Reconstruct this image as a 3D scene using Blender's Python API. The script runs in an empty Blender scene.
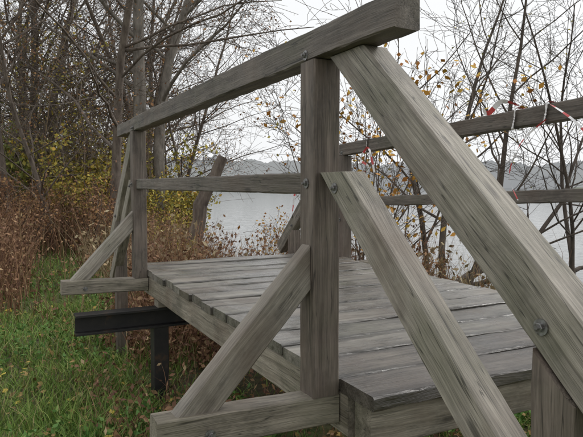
import bpy, math, random, bmesh
import numpy as np
from mathutils import Vector, Matrix, noise
random.seed(7); rng=np.random.default_rng(7)
scene=bpy.context.scene
scene.view_settings.view_transform='Standard'; scene.view_settings.look='None'
scene.view_settings.exposure=0; scene.view_settings.gamma=1
col=scene.collection

# ---------------------------------------------------------------- node helpers
def newmat(name):
    m=bpy.data.materials.new(name); m.use_nodes=True
    nt=m.node_tree; b=nt.nodes['Principled BSDF']
    return m,nt,b
def N(nt,t,**k):
    n=nt.nodes.new(t)
    for a,v in k.items(): setattr(n,a,v)
    return n
def L(nt,a,b): nt.links.new(a,b)
def ramp(nt,fac,stops,interp='LINEAR'):
    r=N(nt,'ShaderNodeValToRGB'); r.color_ramp.interpolation=interp
    e=r.color_ramp.elements
    while len(e)<len(stops): e.new(0.5)
    for i,(p,c) in enumerate(stops):
        e[i].position=p; e[i].color=(c[0],c[1],c[2],1) if hasattr(c,'__len__') else (c,c,c,1)
    if fac is not None: L(nt,fac,r.inputs[0])
    return r.outputs[0]
def mix(nt,fac,a,b,bt='MIX'):
    m=N(nt,'ShaderNodeMix',data_type='RGBA',blend_type=bt)
    for s,v in ((m.inputs[0],fac),(m.inputs[6],a),(m.inputs[7],b)):
        if isinstance(v,(int,float)): s.default_value=v
        elif isinstance(v,tuple): s.default_value=(v[0],v[1],v[2],1)
        else: L(nt,v,s)
    return m.outputs[2]
def noise_tex(nt,vec,scale,detail=5,rough=.6,mapscale=None):
    if mapscale:
        mp=N(nt,'ShaderNodeMapping'); mp.inputs['Scale'].default_value=mapscale
        L(nt,vec,mp.inputs['Vector']); vec=mp.outputs[0]
    n=N(nt,'ShaderNodeTexNoise'); n.inputs['Scale'].default_value=scale
    n.inputs['Detail'].default_value=detail; n.inputs['Roughness'].default_value=rough
    L(nt,vec,n.inputs['Vector']); return n.outputs['Fac']

def wood(name,dark,light,green=.3,wet=False,gain=1.0,plank=False):
    m,nt,b=newmat(name)
    tc=N(nt,'ShaderNodeTexCoord'); oi=N(nt,'ShaderNodeObjectInfo')
    mul=N(nt,'ShaderNodeMath',operation='MULTIPLY'); L(nt,oi.outputs['Random'],mul.inputs[0]); mul.inputs[1].default_value=37.
    va=N(nt,'ShaderNodeVectorMath',operation='ADD'); L(nt,tc.outputs['Object'],va.inputs[0]); L(nt,mul.outputs[0],va.inputs[1])
    v=va.outputs[0]
    wn=N(nt,'ShaderNodeTexNoise'); wn.inputs['Scale'].default_value=2.5; wn.inputs['Detail'].default_value=1; L(nt,v,wn.inputs['Vector'])
    ws=N(nt,'ShaderNodeVectorMath',operation='SCALE'); L(nt,wn.outputs['Color'],ws.inputs[0]); ws.inputs['Scale'].default_value=.03
    wa=N(nt,'ShaderNodeVectorMath',operation='ADD'); L(nt,v,wa.inputs[0]); L(nt,ws.outputs[0],wa.inputs[1])
    v2=wa.outputs[0]
    g1=noise_tex(nt,v2,1,4,.6,(1.0,30,30))
    g2=noise_tex(nt,v2,1,3,.7,(5,190,190))
    st=noise_tex(nt,v,5,5,.75,(.6,1.2,1.2))
    cr=noise_tex(nt,v2,1,1.5,.5,(1.3,52,52))
    base=ramp(nt,g1,[(.28,dark),(.72,light)])
    fine=ramp(nt,g2,[(.3,.6),(.7,1.3)])
    c=mix(nt,.9,base,fine,'MULTIPLY')
    stc=ramp(nt,st,[(.34,.45),(.47,.88),(.62,1.1)])
    c=mix(nt,.8,c,stc,'MULTIPLY')
    gr=noise_tex(nt,v,2.6,3,.65)
    gf=ramp(nt,gr,[(.5,0.),(.72,green)])
    c=mix(nt,gf,c,(.12,.135,.07))
    bf=ramp(nt,gr,[(.30,.45),(.47,0.)])
    c=mix(nt,bf,c,(.14,.095,.065))
    crk=ramp(nt,cr,[(.486,1.),(.497,.15),(.503,.15),(.514,1.)])
    crm=ramp(nt,gr,[(.42,0.),(.52,1.)])
    crk2=mix(nt,crm,(1,1,1),crk)
    c=mix(nt,.8,c,crk2,'MULTIPLY')
    mp=N(nt,'ShaderNodeMapping'); mp.inputs['Scale'].default_value=(2.6,9,9); L(nt,v2,mp.inputs['Vector'])
    vo=N(nt,'ShaderNodeTexVoronoi'); vo.inputs['Scale'].default_value=1.; L(nt,mp.outputs[0],vo.inputs['Vector'])
    kn=ramp(nt,vo.outputs['Distance'],[(.06,.25),(.12,1.)])
    c=mix(nt,.75,c,kn,'MULTIPLY')
    if plank:
        sp=N(nt,'ShaderNodeSeparateXYZ'); L(nt,tc.outputs['Object'],sp.inputs[0])
        ab=N(nt,'ShaderNodeMath',operation='ABSOLUTE'); L(nt,sp.outputs[1],ab.inputs[0])
        ad=N(nt,'ShaderNodeMath',operation='MULTIPLY_ADD'); L(nt,st,ad.inputs[0]); ad.inputs[1].default_value=.05; L(nt,ab.outputs[0],ad.inputs[2])
        c=mix(nt,.8,c,ramp(nt,ad.outputs[0],[(.085,1.),(.118,.35)]),'MULTIPLY')
        gg=N(nt,'ShaderNodeNewGeometry')
        dn=noise_tex(nt,gg.outputs['Position'],2.1,3,.6)
        c=mix(nt,.8,c,ramp(nt,dn,[(.4,.58),(.6,1.05)]),'MULTIPLY')
    rb=N(nt,'ShaderNodeMapRange'); L(nt,oi.outputs['Random'],rb.inputs[0]); rb.inputs[3].default_value=.84*gain; rb.inputs[4].default_value=1.15*gain
    hs=N(nt,'ShaderNodeHueSaturation'); L(nt,c,hs.inputs['Color']); L(nt,rb.outputs[0],hs.inputs['Value'])
    L(nt,hs.outputs[0],b.inputs['Base Color'])
    if wet:
        rr=ramp(nt,dn if plank else st,[(.38,.14),(.62,.42)]); L(nt,rr,b.inputs['Roughness'])
        b.inputs['Specular IOR Level'].default_value=.75
    else:
        b.inputs['Roughness'].default_value=.6; b.inputs['Specular IOR Level'].default_value=.45
    hsum=N(nt,'ShaderNodeMath',operation='MULTIPLY_ADD'); L(nt,g1,hsum.inputs[0]); hsum.inputs[1].default_value=1.2
    L(nt,g2,hsum.inputs[2])
    bp=N(nt,'ShaderNodeBump'); bp.inputs['Strength'].default_value=.55; bp.inputs['Distance'].default_value=.004
    L(nt,hsum.outputs[0],bp.inputs['Height']); L(nt,bp.outputs[0],b.inputs['Normal'])
    return m
W_RAIL=wood('weathered_rail',(.10,.082,.068),(.27,.235,.20),.35,gain=.88)
W_POST=wood('weathered_post',(.10,.077,.062),(.26,.215,.18),.25,gain=.9)
W_BRACE=wood('weathered_brace',(.19,.165,.135),(.43,.39,.33),.4,gain=.95)
W_DECK=wood('damp_deck',(.15,.135,.112),(.38,.35,.305),.3,True,plank=True,gain=.92)
W_WET=wood('wet_step',(.11,.09,.075),(.26,.225,.19),.15,True,plank=True,gain=.9)
W_BEAM=wood('timber_beam',(.17,.145,.11),(.40,.355,.29),.4,gain=.95)
m,nt,b=newmat('tarred_steel'); b.inputs['Roughness'].default_value=.5
tc=N(nt,'ShaderNodeTexCoord')
L(nt,ramp(nt,noise_tex(nt,tc.outputs['Object'],7,4,.7),[(.4,(.012,.012,.013)),(.62,(.022,.02,.019)),(.72,(.06,.035,.022))]),b.inputs['Base Color'])
STEEL_BLK=m
m,nt,b=newmat('galvanised_bolt'); tc=N(nt,'ShaderNodeTexCoord')
L(nt,ramp(nt,noise_tex(nt,tc.outputs['Object'],60,2),[(.35,(.10,.09,.08)),(.65,(.32,.32,.32))]),b.inputs['Base Color'])
b.inputs['Metallic'].default_value=.7; b.inputs['Roughness'].default_value=.45
BOLT=m

# ---------------------------------------------------------------- bridge frame
TH=math.radians(26.8)
U=Vector((-math.sin(TH),math.cos(TH),0)); Vv=Vector((math.cos(TH),math.sin(TH),0)); Z=Vector((0,0,1))
O=Vector((.25,1.73,0))
def B(u,v,z): return O+U*u+Vv*v+Z*z
def obj(name,me,parent=None,mats=()):
    o=bpy.data.objects.new(name,me); col.objects.link(o)
    for mm in mats: me.materials.append(mm)
    if parent: o.parent=parent
    return o
def empty(name):
    e=bpy.data.objects.new(name,None); col.objects.link(e); return e
bridge=empty('wooden_footbridge')
def beam(name,p0,p1,w,h,mat,up=Z,n0=None,n1=None,ch=.005,wob=.0022,parent=bridge,bend=0):
    """w across (side), h along 'up'."""
    a=(p1-p0); Ln=a.length; a.normalize()
    s=up.cross(a).normalized(); t=a.cross(s).normalized()
    M=Matrix((( a.x,s.x,t.x,p0.x),(a.y,s.y,t.y,p0.y),(a.z,s.z,t.z,p0.z),(0,0,0,1)))
    hw,hh=w/2,h/2
    sec=[]
    for (sy,sz) in ((1,1),(-1,1),(-1,-1),(1,-1)):
        A=(sy*hw,sz*(hh-ch)); Bq=(sy*(hw-ch),sz*hh)
        sec+= [A,Bq] if sy*sz>0 else [Bq,A]
    n=max(4,int(Ln/.035)); vs=[];fs=[]
    seed=random.uniform(0,100)
    for i in range(n+1):
        f=i/n
        bz=bend*math.sin(f*math.pi)
        for k,(y,z) in enumerate(sec):
            x=f*Ln
            for nn,ff,xx in ((n0,1-f,0),(n1,f,Ln)):
                if nn is not None:
                    na=nn.dot(a)
                    dx=-(nn.dot(s)*y+nn.dot(t)*z)/na
                    x+=dx*ff
            q=Vector((x*1.7+seed,(k//2)*3.1+seed,seed)); q2=Vector((x*15+seed,k*3.1,seed))
            dy=noise.noise(q*1.0)*wob+noise.noise(q2)*wob*.7; dz=noise.noise(q+Vector((0,50,9)))*wob+noise.noise(q2+Vector((9,9,9)))*wob*.7
            vs.append((x,y+dy,z+dz+bz))
    for i in range(n):
        for k in range(8):
            k2=(k+1)%8
            fs.append((i*8+k,i*8+k2,(i+1)*8+k2,(i+1)*8+k))
    fs.append(tuple(range(7,-1,-1))); fs.append(tuple(n*8+k for k in range(8)))
    me=bpy.data.meshes.new(name); me.from_pydata(vs,[],fs)
    bm=bmesh.new(); bm.from_mesh(me); bmesh.ops.recalc_face_normals(bm,faces=bm.faces); bm.to_mesh(me); bm.free()
    o=obj(name,me,parent,[mat]); o.matrix_world=M
    return o
def bolt(p,nrm,r=.0095):
    vs=[];fs=[]
    def ring(R,z,n,rot=0):
        i0=len(vs)
        for k in range(n):
            an=2*math.pi*k/n+rot; vs.append((R*math.cos(an),R*math.sin(an),z))
        return i0
    n=16; a=ring(r*1.75,0,n); c=ring(r*1.75,.0025,n)
    for k in range(n): fs.append((a+k,a+(k+1)%n,c+(k+1)%n,c+k))
    fs.append(tuple(c+k for k in range(n)))
    a=ring(r,.0025,6); c=ring(r,.0085,6); d=ring(r*.85,.0095,6)
    for k in range(6):
        fs.append((a+k,a+(k+1)%6,c+(k+1)%6,c+k)); fs.append((c+k,c+(k+1)%6,d+(k+1)%6,d+k))
    fs.append(tuple(d+k for k in range(6)))
    a=ring(r*.5,.0095,10); c=ring(r*.45,.016,10)
    for k in range(10): fs.append((a+k,a+(k+1)%10,c+(k+1)%10,c+k))
    fs.append(tuple(c+k for k in range(10)))
    me=bpy.data.meshes.new('bolt'); me.from_pydata(vs,[],fs)
    o=obj('bolt',me,bridge,[BOLT])
    o.matrix_world=Matrix.Translation(p)@nrm.to_track_quat('Z','Y').to_matrix().to_4x4()

PU=.25; PF=3.01; PV=-.05; PW=.098
GZ=-.95
def railing(side,zt0,slope,zm0,uend0,uend1):
    v=PV if side<0 else 1.72+.05
    zt=lambda u: zt0+slope*(u-PU)
    zm=lambda u: zm0+slope*(u-PU)
    beam('handrail',B(uend0,v,zt(uend0)+.05),B(uend1,v,zt(uend1)+.05),.082,.1,W_RAIL,wob=.005)
    beam('mid_rail',B(PU+PW/2+.001,v,zm(PU)),B(PF-PW/2-.001,v,zm(PF)),.055,.074,W_RAIL,wob=.004)
    if side>0:
        beam('mid_rail_end',B(uend0,v,zm(uend0)),B(PU-PW/2-.001,v,zm(PU)),.055,.074,W_RAIL)
    for u,sg in ((PU,-1),(PF,1)):
        beam('post',B(u,v,-.058),B(u,v,zt(u)-.001),PW,PW,W_POST,up=U)
        zo=-.11
        beam('outrigger_beam',B(u,v+side*.56,zo+.015),B(u,v-side*.052,zo),.09,.10,W_BEAM)
        beam('lateral_brace',B(u,v+side*.44,-.055),B(u,v+side*(PW/2+.002),.37),.06,.10,W_BRACE,up=-U.cross(Z),n0=Z,n1=Vv)
        bolt(B(u-.047,v+side*.40,zo),-U)
        f0=u+sg*(PW/2+.002)
        zz=zt(u)
        vb=v-side*.03
        c0=f0+sg*.125; sl=.90
        e_u=u+sg*1.22
        beam('end_brace',B(c0,vb,zz-.002),B(e_u,vb,zz-.002-abs(e_u-c0)*sl),.085,.125,W_BRACE,n0=Z)
        zb=zm(u)+.035; ln=1.0
        vc=v-side*.008
        beam('low_brace',B(f0+sg*.075,vc,zb),B(f0+sg*(.075+ln),vc,zb-ln*.92),.08,.10,W_BRACE,n0=Z)
        up_=u+sg*.93
        zc=zz-abs(up_-c0)*sl-.088
        nn=Z*1+U*(sg*sl)
        beam('end_post',B(up_,vb,GZ),B(up_,vb,zc),PW,PW,W_POST,up=U,n1=nn)
        bolt(B(u,v-PW/2-.001,.33),-Vv)
        bolt(B(u,v-PW/2-.001,zm(u)),-Vv)
        bolt(B(u-sg*.02,v-.042,zz+.022),-Vv)
        bolt(B(up_-sg*.03,vb-.044,zc+.09),-Vv)
        bolt(B(f0+sg*.1,vc-.041,zb-.05),-Vv)
railing(-1,1.04,0.0,.645,-.205,3.62)
railing(1,1.01,-.04,.60,-.9,3.70)

# deck
u=0; k=0
DL=3.22
widths=[.2,.215]
while u<DL:
    w=widths[k] if k<len(widths) else random.uniform(.165,.205)
    gap=.004 if k==0 else random.uniform(.008,.018)
    z=-.0225+random.uniform(-.005,.004)
    if k<2: z-=.004
    e0=random.uniform(-.014,.006); e1=1.72+random.uniform(-.02,.02)
    if abs(u+w/2-PU)<.17 or abs(u+w/2-PF)<.17: e0=max(e0,.0)
    beam('deck_plank',B(u+w/2,e0,z),B(u+w/2,e1,z+random.uniform(-.003,.003)),w-.002,.045,W_WET if k<2 else W_DECK,ch=.006,wob=.005,bend=random.uniform(-.005,.001))
    u+=w+gap; k+=1
for v in (.05,.86,1.66):
    beam('stringer',B(.16,v,-.122),B(DL-.05,v,-.122),.085,.145,W_BEAM)
beam('front_joist',B(.09,.02,-.12),B(.09,1.7,-.12),.09,.14,W_BEAM)
beam('front_pile',B(.075,.06,-1.2),B(.075,.06,-.193),.1,.1,W_BEAM,up=U)
beam('front_pile',B(.075,1.6,-1.2),B(.075,1.6,-.193),.1,.1,W_BEAM,up=U)
def ibeam(u,v0,v1,zt,zb):
    hgt=zt-zb
    beam('steel_flange_top',B(u,v0,zt-.008),B(u,v1,zt-.008),.12,.016,STEEL_BLK,ch=.001,wob=0)
    beam('steel_flange_bottom',B(u,v0,zb+.008),B(u,v1,zb+.008),.12,.016,STEEL_BLK,ch=.001,wob=0)
    beam('steel_web',B(u,v0+.001,(zt+zb)/2),B(u,v1-.001,(zt+zb)/2),.014,hgt-.033,STEEL_BLK,ch=.001,wob=0)
ibeam(2.75,-.55,2.2,-.245,-.385)
for v in (.03,1.6):
    beam('steel_pile',B(2.75,v,-1.4),B(2.75,v,-.387),.11,.11,STEEL_BLK,up=U,wob=0)
for v in (.05,.86,1.66):
    beam('packing_block',B(2.75,v-.04,-.22),B(2.75,v+.04,-.22),.12,.048,W_BEAM)

# ---------------------------------------------------------------- terrain
def sstep(a,b,x):
    t=np.clip((x-a)/(b-a),0,1); return t*t*(3-2*t)
def wsd(X,Y):
    n=.9*np.sin(X*.7+1.3)*np.sin(Y*.45)+.5*np.sin(X*1.9+Y*.8)
    near=Y-(8.0+n)-.25*np.maximum(-X,0)+.35*np.maximum(X-2,0)
    left=(X+.19*Y+.35*n)
    w=np.minimum(near,left)
    w=np.minimum(w,310-Y+20*np.sin(X*.02))
    return w
def gz(X,Y):
    w=wsd(X,Y)
    z=-.88+.05*np.sin(X*1.7+.4)*np.cos(Y*1.3)+.03*np.sin(X*4.1)*np.sin(Y*3.7+1)
    du=(X-O.x)*U.x+(Y-O.y)*U.y; dv=(X-O.x)*Vv.x+(Y-O.y)*Vv.y
    z=z-.22*np.exp(-((du-1.2)/.9)**2)*sstep(-1.2,.3,dv)
    z=z-.75*sstep(-1.2,1.4,w)
    z=z+.25*sstep(2,8,-X)*sstep(2,12,Y)
    z=z+np.where(Y>250,4*sstep(330,420,Y)+25*sstep(400,1200,Y),0)
    return z
n=260
t=np.linspace(-1,1,n); ax=t*14+np.sign(t)*np.abs(t)**7*2500
X,Y=np.meshgrid(ax,ax+6.0,indexing='ij')
Zg=gz(X,Y)
vs=np.stack([X,Y,Zg],-1).reshape(-1,3)
idx=np.arange(n*n).reshape(n,n)
fs=np.stack([idx[:-1,:-1],idx[1:,:-1],idx[1:,1:],idx[:-1,1:]],-1).reshape(-1,4)
def npmesh(name,vs,fs,mat,smooth=False,parent=None):
    me=bpy.data.meshes.new(name)
    vs=np.asarray(vs,dtype=np.float32); fs=np.asarray(fs,dtype=np.int32)
    me.vertices.add(len(vs)); me.vertices.foreach_set('co',vs.ravel())
    k=fs.shape[1]
    me.loops.add(fs.size); me.loops.foreach_set('vertex_index',fs.ravel())
    me.polygons.add(len(fs)); me.polygons.foreach_set('loop_start',np.arange(0,fs.size,k,dtype=np.int32))
    try: me.polygons.foreach_set('loop_total',np.full(len(fs),k,dtype=np.int32))
    except Exception: pass
    me.update(calc_edges=True); me.validate()
    if smooth: me.polygons.foreach_set('use_smooth',np.ones(len(me.polygons),dtype=bool))
    return obj(name,me,parent,[mat])
m,nt,b=newmat('soil_and_moss')
g=N(nt,'ShaderNodeNewGeometry'); p=g.outputs['Position']
c=ramp(nt,noise_tex(nt,p,1.3,4,.65),[(.34,(.075,.055,.035)),(.47,(.09,.095,.035)),(.6,(.10,.15,.04))])
c2=ramp(nt,noise_tex(nt,p,25,3,.7),[(.3,.45),(.7,1.3)])
c=mix(nt,.9,c,c2,'MULTIPLY'); L(nt,c,b.inputs['Base Color']); b.inputs['Roughness'].default_value=.95
npmesh('ground',vs,fs,m,True)
m,nt,b=newmat('lake_water')
b.inputs['Base Color'].default_value=(.08,.085,.08,1); b.inputs['Roughness'].default_value=.08; b.inputs['IOR'].default_value=1.33
g=N(nt,'ShaderNodeNewGeometry')
bp=N(nt,'ShaderNodeBump'); bp.inputs['Strength'].default_value=.3; bp.inputs['Distance'].default_value=.05
L(nt,noise_tex(nt,g.outputs['Position'],2.2,2,.5,(1,1.8,1)),bp.inputs['Height']); L(nt,bp.outputs[0],b.inputs['Normal'])
WZ=-1.17
npmesh('lake_water',[(-900,3,WZ),(1500,3,WZ),(1500,420,WZ),(-900,420,WZ)],[(0,1,2,3)],m)

# ---------------------------------------------------------------- foliage materials
def leafmat(name,stops,rough=.6):
    m,nt,b=newmat(name); g=N(nt,'ShaderNodeNewGeometry')
    c=ramp(nt,g.outputs['Random Per Island'],stops); L(nt,c,b.inputs['Base Color'])
    b.inputs['Roughness'].default_value=rough; b.inputs['Specular IOR Level'].default_value=.25
    return m
GRASS=leafmat('grass_blades',[(0,(.10,.17,.035)),(.5,(.18,.29,.06)),(.8,(.27,.35,.085)),(.9,(.38,.34,.15)),(1,(.27,.19,.10))],.6)
WEED=leafmat('broad_weeds',[(0,(.07,.16,.035)),(.6,(.13,.25,.06)),(1,(.22,.31,.08))],.5)
LITTER=leafmat('leaf_litter',[(0,(.12,.07,.035)),(.5,(.25,.15,.06)),(.85,(.36,.24,.09)),(1,(.6,.48,.08))],.7)
DRY=leafmat('dry_stalks',[(0,(.12,.065,.045)),(.5,(.23,.125,.075)),(.85,(.34,.20,.11)),(1,(.46,.35,.20))],.8)
REED=leafmat('reed_stalks',[(0,(.18,.13,.07)),(.5,(.34,.26,.15)),(1,(.5,.42,.27))],.8)
YEL=leafmat('yellow_leaves',[(0,(.18,.18,.04)),(.5,(.40,.34,.07)),(.85,(.56,.44,.08)),(1,(.5,.25,.05))],.6)
ORG=leafmat('orange_leaves',[(0,(.32,.12,.03)),(.5,(.55,.28,.05)),(1,(.68,.46,.08))],.6)
BRN=leafmat('brown_leaves',[(0,(.14,.07,.04)),(.5,(.28,.145,.075)),(1,(.42,.25,.10))],.7)
GRNB=leafmat('bush_leaves',[(0,(.12,.15,.04)),(.5,(.24,.27,.07)),(1,(.45,.40,.09))],.6)
TWIG=leafmat('understorey_twigs',[(0,(.13,.10,.08)),(.6,(.23,.18,.145)),(1,(.36,.27,.17))],.8)
def barkmat(name,a,bb):
    m,nt,b=newmat(name); tc=N(nt,'ShaderNodeTexCoord')
    nn=noise_tex(nt,tc.outputs['Object'],9,3,.7,(1,1,.3))
    L(nt,ramp(nt,nn,[(.3,a),(.68,bb)]),b.inputs['Base Color']); b.inputs['Roughness'].default_value=.9
    return m
BARK=barkmat('bark',(.07,.052,.042),(.19,.155,.125))
BARKR=barkmat('alder_bark',(.035,.027,.022),(.12,.095,.075))
BARKG=barkmat('grey_bark',(.085,.073,.06),(.26,.23,.195))

def frame(d):
    d=d.normalized(); s=d.cross(Vector((.3,.2,1)) if abs(d.z)<.9 else Vector((1,0,0))).normalized(); return s,d.cross(s)
class Acc:
    def __init__(s): s.v=[];s.f=[];s.lv=[];s.lf=[]
    def tube(s,pts,rad,n):
        i0=len(s.v); a=None
        for i,p in enumerate(pts):
            d=(pts[min(i+1,len(pts)-1)]-pts[max(i-1,0)]).normalized()
            if a is None: a,b2=frame(d)
            else:
                a=a-d*a.dot(d)
                if a.length<1e-4: a,b2=frame(d)
                a=a.normalized(); b2=d.cross(a)
            for k in range(n):
                an=2*math.pi*k/n
                q=p+a*(math.cos(an)*rad[i])+b2*(math.sin(an)*rad[i]); s.v.append(q[:])
        for i in range(len(pts)-1):
            for k in range(n):
                k2=(k+1)%n; s.f.append((i0+i*n+k,i0+i*n+k2,i0+(i+1)*n+k2,i0+(i+1)*n+k))
    def leaf(s,p,sz):
        a=Vector((random.gauss(0,1),random.gauss(0,1),random.gauss(0,.8))).normalized(); b2=a.orthogonal().normalized()
        b2=Matrix.Rotation(random.uniform(0,6.28),3,a)@b2
        i=len(s.lv); a=a*sz; b2=b2*sz*.32
        for q in (p,p+a*.5+b2,p+a,p+a*.5-b2): s.lv.append(q[:])
        s.lf.append((i,i+1,i+2,i+3))
def grow(A,p,d,Ln,r,lvl,P):
    ns=P['segs'][lvl]; pts=[p.copy()]; rad=[r]; dirs=[d]
    for i in range(ns):
        d=(d+Vector((random.gauss(0,1),random.gauss(0,1),random.gauss(0,.7)))*P['wand'][lvl]+Vector((0,0,P['trop'][lvl]))).normalized()
        p=p+d*(Ln/ns); f=(i+1)/ns
        pts.append(p.copy()); rad.append(max(r*(1-f*(1-P['taper'])),P['rmin'])); dirs.append(d)
    A.tube(pts,rad,[8,5,3,3,3][lvl])
    if lvl<P['max']:
        nb=P['kids'][lvl]
        for k in range(nb):
            f=P['start'][lvl]+(1-P['start'][lvl])*((k+random.random())/nb)
            x=f*ns; i=min(int(x),ns-1); q=pts[i].lerp(pts[i+1],x-i); rr=rad[i]+(rad[i+1]-rad[i])*(x-i)
            s,t=frame(dirs[i+1]); an=random.uniform(0,6.28)
            side=s*math.cos(an)+t*math.sin(an)
            ang=math.radians(random.gauss(P['ang'][lvl],10))
            nd=dirs[i+1]*math.cos(ang)+side*math.sin(ang)
            grow(A,q,nd,Ln*P['len'][lvl]*(1.15-.6*f)*random.uniform(.7,1.25),max(rr*P['rr'][lvl],P['rmin']),lvl+1,P)
    if lvl>=P['max']-1 and P.get('leaf',0)>0:
        for q in pts[1:]:
            if random.random()<P['leaf']: A.leaf(q+Vector((random.gauss(0,.05),random.gauss(0,.05),random.gauss(0,.05))),P['lsz']*random.uniform(.6,1.2))
TREE=dict(max=3,segs=[10,6,4,3],wand=[.07,.14,.18,.2],trop=[.03,.03,.0,-.03],taper=.25,rmin=.0045,kids=[18,7,5],start=[.2,.2,.12],ang=[52,45,42],len=[.42,.5,.5],rr=[.42,.5,.5],leaf=.12,lsz=.08)
def treemesh(name,h,r,P,bark,leafm,forks=None,seed=0):
    random.seed(seed); A=Acc()
    if forks:
        for (dx,dy,hh,rr,off) in forks: grow(A,Vector((off*.5,off*.3,-.1)),Vector((dx,dy,1)).normalized(),hh,rr,0,P)
    else: grow(A,Vector((0,0,-.1)),Vector((random.gauss(0,.05),random.gauss(0,.05),1)).normalized(),h,r,0,P)
    me=bpy.data.meshes.new(name)
    nv=len(A.v); me.from_pydata(A.v+A.lv,[],A.f+[tuple(i+nv for i in f) for f in A.lf])
    me.materials.append(bark); me.materials.append(leafm)
    mi=np.zeros(len(A.f)+len(A.lf),dtype=np.int32); mi[len(A.f):]=1
    me.polygons.foreach_set('material_index',mi); me.polygons.foreach_set('use_smooth',np.arange(len(mi))<len(A.f))
    return me
def place(name,me,x,y,s=1,rz=0,dz=0):
    o=bpy.data.objects.new(name,me); col.objects.link(o)
    o.location=(x,y,float(gz(np.array([x]),np.array([y]))[0])+dz); o.scale=(s,s,s); o.rotation_euler=(0,0,rz); return o
P1=dict(TREE)
P2=dict(TREE,trop=[.02,.0,-.06,-.1],leaf=.2)
P3=dict(TREE,kids=[22,8,5],start=[.12,.15,.1],leaf=.3)
tA=treemesh('bare_tree_a',11,.12,P1,BARK,BRN,seed=1)
tB=treemesh('bare_tree_b',12,.13,P2,BARK,BRN,seed=2)
tC=treemesh('bare_tree_c',8,.07,P3,BARK,BRN,seed=3)
tD=treemesh('forked_tree',12,.2,dict(P1,start=[.3,.2,.12]),BARKG,BRN,forks=[(-.10,0,12,.19,-.12),(.10,.05,12,.16,.25)],seed=4)
tY=treemesh('autumn_tree',7,.07,dict(P3,max=2,kids=[24,10],leaf=.6,lsz=.13),BARK,YEL,seed=5)
place('forked_tree',tD,-3.4,14,1,.2)
for (me,x,y,s,r) in [(tB,-3.75,11.9,.85,1.),(tA,-7.1,16,1.1,2.),(tB,-7.4,18.5,1.1,3.1),(tA,-6.1,12.6,.95,4.),(tC,-2.5,14.2,.75,.3),(tC,-4.9,12,.8,2.2),
    (tA,-9.5,20,1.1,.7),(tB,-11,24,1.2,5),(tA,-6,24,1.1,1.1),(tB,-8,29,1.2,2.5),(tC,-5.3,20,1.2,3.7),(tA,-12.5,27,1.2,.2),(tC,-6.9,14.8,1.1,5.2),
    (tA,-10,35,1.3,3.3),(tB,-15,38,1.2,1.9),(tC,-8.6,13.8,1.1,.9),(tC,-3.6,18,1.,4.1),(tC,-7.9,16.5,1.2,2.8),
    (tB,-18,46,1.4,2),(tA,-14,52,1.5,3),(tB,-4.6,17.3,.8,5.6)]:
    place('bare_tree',me,x,y,s,r)
for (x,y,s,r) in [(-5.2,16,.75,0),(-8.0,17.5,.85,1),(-10.5,22,1.,2),(-6.9,20,.85,3),(-3.9,18.5,.65,4),(-12,30,1.1,5),(-6.3,14.2,.55,2.4)]:
    place('autumn_tree',tY,x,y,s,r)
PR=dict(max=3,segs=[9,7,5,4],wand=[.10,.13,.16,.2],trop=[.02,.05,.04,.0],taper=.2,rmin=.003,kids=[10,6,5],start=[.25,.2,.15],ang=[42,40,40],len=[.5,.5,.5],rr=[.5,.5,.5],leaf=.03,lsz=.05)
tR=treemesh('alder_tree',6,.06,PR,BARKR,YEL,forks=[(.5,.1,5.5,.055,.1),(-.25,.1,5.2,.05,-.1),(.15,.2,6.2,.06,0),(.95,.0,5.2,.05,.15),(-.6,-.1,3.6,.035,-.15)],seed=15)
place('alder_tree',tR,2.05,8.0,1,0)
tR2=treemesh('alder_tree_b',6,.06,PR,BARKR,YEL,forks=[(.3,.1,5.5,.045,.1),(-.35,.1,5.2,.04,-.1)],seed=16)
place('alder_tree',tR2,4.6,9.2,1.,1.)
PS=dict(max=2,segs=[7,5,4],wand=[.12,.16,.2],trop=[.03,.02,.0],taper=.25,rmin=.0025,kids=[10,5],start=[.15,.15],ang=[38,42],len=[.4,.45],rr=[.5,.5],leaf=.42,lsz=.08)
fk=[(random.gauss(0,.22),random.gauss(0,.22),random.uniform(2.0,3.2),.014,random.uniform(-.3,.3)) for _ in range(9)]
sO=treemesh('autumn_shrub',3,.02,PS,BARK,ORG,forks=fk,seed=21)
place('autumn_shrub',sO,.85,7.2,1.,0)
place('autumn_shrub',sO,-.25,8.3,.55,2.)
fk=[(random.gauss(0,.35),random.gauss(0,.35),random.uniform(1.2,2.4),.012,random.uniform(-.5,.5)) for _ in range(12)]
sB=treemesh('brown_shrub',2,.02,dict(PS,leaf=.6,lsz=.075),BARK,BRN,forks=fk,seed=22)
sY=treemesh('yellow_shrub',2,.02,dict(PS,leaf=.95,lsz=.09),BARK,YEL,forks=fk,seed=23)
sG=treemesh('green_shrub',2,.02,dict(PS,leaf=1.,lsz=.095),BARK,GRNB,forks=fk,seed=24)
for i,(x,y,s) in enumerate([(-6.9,14.4,1.2),(-5.2,14.2,1.3),(-4,14.8,1.3),(-8.4,16,1.6),(-3.3,13,.9),(-2.8,14.5,1.1),(-9.5,17.5,1.7),(-6.2,17,1.6),(-2.6,11.5,.6),(-7.6,13.8,1.0),(-1.9,9.6,.5),(-4.5,13.2,.9)]):
    place('yellow_shrub' if i%3 else 'green_shrub',sY if i%3 else sG,x,y,s,i*1.3)
for i,(x,y,s) in enumerate([(-3.2,10.6,.75),(-2.3,9.4,.6),(-1.5,9.2,.55),(-5.9,12,.9),(-1.2,8.2,.45),(1.6,7,.35),(-7.5,12.5,1.0),(-3.9,12,.8),(-5.1,11.2,.7),(-6.4,11.3,.8)]):
    place('brown_shrub',sB,x,y,s,i*2.1)

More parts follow.
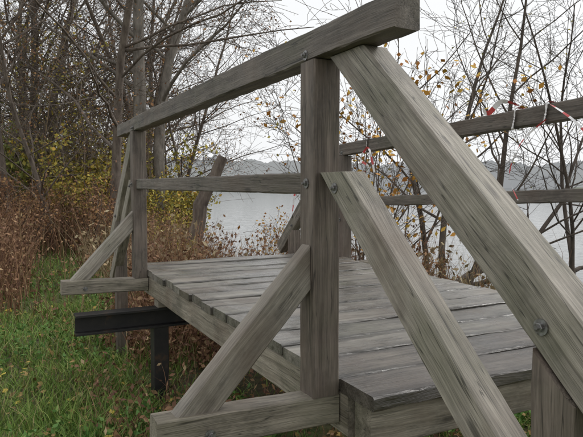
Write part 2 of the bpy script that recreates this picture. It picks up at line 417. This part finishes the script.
# far wooded shore: several staggered ragged tree belts
HAZE=leafmat('hazy_far_trees',[(0,(.50,.51,.525)),(.6,(.56,.57,.58)),(1,(.62,.625,.63))],1)  # aerial haze painted into the tree colour as pale blue-grey
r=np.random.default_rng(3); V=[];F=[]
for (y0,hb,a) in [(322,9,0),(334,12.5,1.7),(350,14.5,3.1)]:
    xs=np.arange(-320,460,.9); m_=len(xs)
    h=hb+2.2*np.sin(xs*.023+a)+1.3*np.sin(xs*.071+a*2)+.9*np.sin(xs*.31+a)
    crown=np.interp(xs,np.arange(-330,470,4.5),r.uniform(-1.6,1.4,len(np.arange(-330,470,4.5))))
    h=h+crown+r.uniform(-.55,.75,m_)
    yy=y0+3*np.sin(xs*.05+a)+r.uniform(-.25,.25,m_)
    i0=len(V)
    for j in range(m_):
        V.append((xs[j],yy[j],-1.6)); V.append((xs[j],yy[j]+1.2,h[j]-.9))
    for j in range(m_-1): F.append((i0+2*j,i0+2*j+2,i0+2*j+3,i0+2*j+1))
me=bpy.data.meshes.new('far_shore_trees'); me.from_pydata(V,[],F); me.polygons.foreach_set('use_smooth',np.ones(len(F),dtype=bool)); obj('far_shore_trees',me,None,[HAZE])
def woods(name,pts,mat,tri,seed,m=90):
    r=np.random.default_rng(seed); V=[]
    for (x,y,h,wd) in pts:
        a=r.uniform(0,6.28,m); rr=np.sqrt(r.uniform(0,1,m)); zz=r.uniform(.0,.9,m)
        prof=np.sqrt(np.clip(1-zz**2.2,0,1))
        c=np.stack([x+np.cos(a)*rr*wd*prof,y+np.sin(a)*rr*wd*prof,zz*h-.5],-1)
        for j in range(3): V.append(c+r.normal(0,tri*(.4+.6*r.random()),(m,3))*np.array([.8,.8,1.1]))
    a3=[np.concatenate(V[j::3]) for j in range(3)]
    vs=np.stack(a3,1).reshape(-1,3); fs=np.arange(len(vs)).reshape(-1,3)
    return npmesh(name,vs,fs,mat)
THK=leafmat('thicket_twigs',[(0,(.2,.165,.145)),(.6,(.3,.25,.21)),(1,(.42,.35,.18))],1)
pts=[]
r=np.random.default_rng(9)
for i in range(150):
    y=r.uniform(35,110); x=-.19*y-r.uniform(3,45); pts.append((x,y,r.uniform(4,8),r.uniform(1.5,3)))
woods('thicket',pts,THK,.32,6)

# ---------------------------------------------------------------- stalk fields
def stalks(name,xy,h,mat,width,lean,leafn=0,lsz=.05,segs=4,seed=1,wig=.02):
    r=np.random.default_rng(seed); m=len(xy); x,y=xy[:,0],xy[:,1]; z=gz(x,y)-.02
    an=r.uniform(0,6.28,m); ln=r.uniform(.2,1,m)*lean; wa=r.uniform(0,3.14,m)
    wv=np.stack([np.cos(wa),np.sin(wa),np.zeros(m)],-1)*width[:,None]
    P=[]
    for i in range(segs+1):
        f=i/segs
        c=np.stack([x+np.cos(an)*ln*h*f**1.8,y+np.sin(an)*ln*h*f**1.8,z+h*f*(1-.25*ln*f)],-1)
        c=c+r.normal(0,1,(m,3))*(wig*h*f)[:,None]
        w=wv*(1-.85*f); P+= [c-w,c+w]
    vs=np.stack(P,1); k=2*(segs+1); base=(np.arange(m)*k)[:,None]
    F=[]
    for i in range(segs): F.append(base+np.array([[2*i,2*i+1,2*i+3,2*i+2]]))
    vs=vs.reshape(-1,3); fs=np.concatenate(F)
    if leafn:
        ii=r.integers(0,m,leafn); f=r.uniform(.25,1,leafn)
        c=np.stack([x[ii]+np.cos(an[ii])*ln[ii]*h[ii]*f**1.8,y[ii]+np.sin(an[ii])*ln[ii]*h[ii]*f**1.8,z[ii]+h[ii]*f*(1-.25*ln[ii]*f)],-1)
        a=r.normal(0,1,(leafn,3)); a/=np.linalg.norm(a,axis=1)[:,None]; b3=np.cross(a,r.normal(0,1,(leafn,3))); b3/=np.linalg.norm(b3,axis=1)[:,None]
        s=r.uniform(.5,1.2,leafn)[:,None]*lsz
        q=np.stack([c,c+a*s*.5+b3*s*.25,c+a*s,c+a*s*.5-b3*s*.25],1).reshape(-1,3)
        lf=np.arange(leafn*4).reshape(-1,4)+len(vs); vs=np.concatenate([vs,q]); fs=np.concatenate([fs,lf])
    return npmesh(name,vs,fs,mat)
def under_bridge(x,y,pad=.05):
    du=(x-O.x)*U.x+(y-O.y)*U.y; dv=(x-O.x)*Vv.x+(y-O.y)*Vv.y
    return (du>-.1)&(du<3.3)&(dv>-pad)&(dv<1.8)
def scatter(n,f,seed,dmax=16):
    r=np.random.default_rng(seed); out=[]
    tot=0
    while tot<n:
        d=1.0+r.random(n*2)**1.5*dmax; t=r.uniform(-.64,.62,n*2)
        x=t*d; y=d
        k=f(x,y,r); q=np.stack([x[k],y[k]],-1); out.append(q); tot+=len(q)
    return np.concatenate(out)[:n]
def patch(x,y): return .5+.5*np.sin(x*2.1+1.7*np.sin(y*1.3))*np.sin(y*1.9+1.1*np.cos(x*1.7))
xy=scatter(64000,lambda x,y,r:(wsd(x,y)<-.2)&(x<2)&(~under_bridge(x,y)|(r.random(len(x))<.2))&(r.random(len(x))<.35+.65*patch(x,y)),11)
hh=np.random.default_rng(1).uniform(.04,.13,len(xy))*(1+.9*patch(xy[:,0]*1.3,xy[:,1]*1.3))
stalks('grass',xy,hh,GRASS,np.full(len(xy),.0026)+.0006*xy[:,1],.9,segs=3,seed=2)
xy=scatter(2300,lambda x,y,r:(wsd(x,y)<-.3)&(y<9)&(patch(x*.8+3,y*.8)>.55),12)
hh=np.random.default_rng(2).uniform(.06,.2,len(xy))
stalks('leafy_weeds',xy,hh,WEED,np.full(len(xy),.002),.8,leafn=20000,lsz=.05,segs=3,seed=3)
r=np.random.default_rng(8)
xy=scatter(9500,lambda x,y,r:(wsd(x,y)<-.1)&(r.random(len(x))<.2+.8*patch(x*.6+2,y*.7)),13); m_=len(xy)
c=np.stack([xy[:,0],xy[:,1],gz(xy[:,0],xy[:,1])+r.uniform(.01,.08,m_)],-1)
a=r.normal(0,1,(m_,3))*np.array([1,1,.35]); a/=np.linalg.norm(a,axis=1)[:,None]
b3=np.cross(a,np.array([0,0,1.])+r.normal(0,.4,(m_,3))); b3/=np.linalg.norm(b3,axis=1)[:,None]
s=r.uniform(.013,.034,m_)[:,None]
q=np.stack([c-a*s,c+b3*s*.6,c+a*s,c-b3*s*.6],1).reshape(-1,3)
npmesh('fallen_leaves',q,np.arange(m_*4).reshape(-1,4),LITTER)
def brushf(x,y,r):
    s=.6*np.sin(y*.9)
    right=(x>-.27*y-.1+s*.3)&(y>5.4+.6*np.sin(x*1.7))&(x<1.6)
    back=(y>10.2+1.0*np.sin(x*1.1))
    edge=(x<-.47*y+s*.3)&(y>6.8)
    sparse=(y>6)&(r.random(len(x))<.04)
    return (wsd(x,y)<.3)&(right|back|edge|sparse)
xy=scatter(10500,brushf,14)
x_,y_=xy[:,0],xy[:,1]
hh=np.random.default_rng(3).uniform(.4,1.4,len(xy))*np.clip((y_-3.5)/4,.35,1)*(1+.3*(x_<-.3*y_)*sstep(8,13,y_))
stalks('dry_brush',xy,hh,DRY,np.full(len(xy),.0035)+.0003*y_,.6,leafn=42000,lsz=.06,seed=4)
xy=scatter(1100,lambda x,y,r:(y>14)&(x<-.23*y),17,26)
hh=np.random.default_rng(6).uniform(2.,6.5,len(xy))
stalks('sapling_thicket',xy,hh,TWIG,np.random.default_rng(7).uniform(.008,.02,len(xy)),.35,leafn=16000,lsz=.10,segs=6,seed=7,wig=.014)
def reedf(x,y,r):
    w=wsd(x,y); return (w>-1.2)&(w<.6)&(x>-3.5)&(x<2.6)&(r.random(len(x))<.25+.75*patch(x*.9,y))
xy=scatter(2600,reedf,15)
hh=np.random.default_rng(4).uniform(.35,1.25,len(xy))
stalks('reed_bed',xy,hh,REED,np.full(len(xy),.005),.55,leafn=3500,lsz=.10,seed=5)
xy=scatter(1500,lambda x,y,r:under_bridge(x,y,.5),16)
stalks('bank_undergrowth',xy,np.random.default_rng(5).uniform(.1,.4,len(xy)),DRY,np.full(len(xy),.003),1.,leafn=3000,lsz=.05,seed=6)

def limb(name,pts,rad,mat,n=10):
    A=Acc(); P=[Vector(p) for p in pts]
    Q=[];R=[]
    for i in range(len(P)-1):
        for k in range(5):
            f=k/5; Q.append(P[i].lerp(P[i+1],f)+Vector((random.gauss(0,.012),random.gauss(0,.012),random.gauss(0,.012)))); R.append((rad[i]+(rad[i+1]-rad[i])*f)*random.uniform(.93,1.07))
    Q.append(P[-1]);R.append(rad[-1]); A.tube(Q,R,n)
    A.f.append(tuple(len(A.v)-n+k for k in range(n)))
    me=bpy.data.meshes.new(name); me.from_pydata(A.v,[],A.f); return obj(name,me,None,[mat])
limb('leaning_dead_trunk',[(-1.80,10,-1.1),(-1.55,10,.3),(-1.18,10.1,1.12)],[.15,.12,.09],BARK)
limb('fallen_log',[(2.0,8.7,-1.2),(2.6,9.2,-1.0),(3.4,9.7,-.62)],[.11,.10,.06],BARKR)
limb('fallen_log',[(4.0,9.4,-1.15),(4.6,10,-.9),(5.4,10.3,-.8)],[.06,.05,.03],BARKR)
limb('fallen_log',[(3.0,10.4,-1.2),(3.6,10.2,-1.05),(4.4,10.6,-1.15)],[.05,.05,.03],BARKR)

# ---------------------------------------------------------------- barrier tape
m,nt,b=newmat('red_white_tape')
uv=N(nt,'ShaderNodeUVMap'); sx=N(nt,'ShaderNodeSeparateXYZ'); L(nt,uv.outputs[0],sx.inputs[0])
mm=N(nt,'ShaderNodeMath',operation='FRACT'); L(nt,sx.outputs[0],mm.inputs[0])
L(nt,ramp(nt,mm.outputs[0],[(0,(.55,.07,.07)),(.4,(.8,.78,.78))],'CONSTANT'),b.inputs['Base Color']); b.inputs['Roughness'].default_value=.35
TAPE=m
def tape(pts,w,tw=2.,per=.16):
    P=[Vector(p) for p in pts]; Q=[]
    for i in range(len(P)-1):
        p0=P[max(i-1,0)];p1=P[i];p2=P[i+1];p3=P[min(i+2,len(P)-1)]
        for k in range(8):
            t=k/8; Q.append(.5*((2*p1)+(-p0+p2)*t+(2*p0-5*p1+4*p2-p3)*t*t+(-p0+3*p1-3*p2+p3)*t**3))
    Q.append(P[-1]); vs=[];us=[];s=0
    for i,q in enumerate(Q):
        if i: s+=(q-Q[i-1]).length
        d=Q[min(i+1,len(Q)-1)]-Q[max(i-1,0)]; a,b2=frame(d); an=s*tw+random.uniform(-.2,.2)
        n_=a*math.cos(an)+b2*math.sin(an); vs+=[(q-n_*w/2)[:],(q+n_*w/2)[:]]; us.append(s/per)
    fs=[(2*i,2*i+1,2*i+3,2*i+2) for i in range(len(Q)-1)]
    me=bpy.data.meshes.new('barrier_tape'); me.from_pydata(vs,[],fs); ul=me.uv_layers.new(name='UVMap')
    for l in me.loops: ul.data[l.index].uv=(us[l.vertex_index//2],l.vertex_index%2)
    obj('barrier_tape',me,None,[TAPE])
RV=1.77
def wrap(u,zc,w=.022):
    pts=[]
    for k in range(9):
        an=k/8*2*math.pi
        pts.append(B(u+k*.01,RV+.05*max(-1,min(1,1.4*math.cos(an))),zc+.058*max(-1,min(1,1.4*math.sin(an)))))
    tape(pts,w,0,.4)
for u_ in (1.02,.80,2.55): wrap(u_,1.01-.04*(u_-.25)+.05)
tape([B(.80,1.71,1.08),B(.6,1.62,.98),B(.45,1.66,.84),B(.2,1.70,.80),B(-.2,1.66,.95)],.012,5)
tape([B(.82,1.70,1.0),B(.95,1.66,.88),B(1.05,1.68,.70),B(1.0,1.7,.55)],.010,8)
tape([B(2.55,1.70,.95),B(2.62,1.68,.85),B(2.5,1.68,.78),B(2.7,1.66,.70)],.018,9)
tape([B(2.55,1.70,.95),B(2.45,1.66,.9),B(2.42,1.68,.74)],.016,7)
tape([B(3.85,1.72,.75),B(3.86,1.7,.5),B(3.9,1.69,.3)],.02,7)
tape([B(1.02,1.71,1.10),B(1.1,1.66,1.13),B(1.18,1.64,1.07),B(1.25,1.66,1.10)],.03,4)

# ---------------------------------------------------------------- light
w=bpy.data.worlds.new('World'); scene.world=w; w.use_nodes=True; nt=w.node_tree
bg=nt.nodes['Background']
sk=N(nt,'ShaderNodeTexSky',sky_type='NISHITA'); sk.sun_disc=False
SE,SR=math.radians(42),math.radians(60)
sk.sun_elevation=SE; sk.sun_rotation=SR; sk.dust_density=5; sk.air_density=1.5
hs=N(nt,'ShaderNodeHueSaturation'); hs.inputs['Saturation'].default_value=.25; L(nt,sk.outputs[0],hs.inputs['Color'])
c=mix(nt,.9,hs.outputs[0],(9.6,9.75,9.9))
L(nt,c,bg.inputs[0]); bg.inputs[1].default_value=.106
sd=bpy.data.lights.new('sun','SUN'); sd.energy=1.3; sd.angle=math.radians(20); sd.color=(1,.97,.92)
so=bpy.data.objects.new('sun',sd); col.objects.link(so)
dirv=Vector((math.sin(SR)*math.cos(SE),math.cos(SR)*math.cos(SE),math.sin(SE)))
so.rotation_euler=dirv.to_track_quat('Z','Y').to_euler()

cd=bpy.data.cameras.new('camera'); cam=bpy.data.objects.new('camera',cd); col.objects.link(cam)
cam.location=(0,0,.64); cam.rotation_euler=(math.radians(90-3.3),0,0)
cd.sensor_width=36; cd.lens=36; cd.clip_start=.05; cd.clip_end=5000
scene.camera=cam
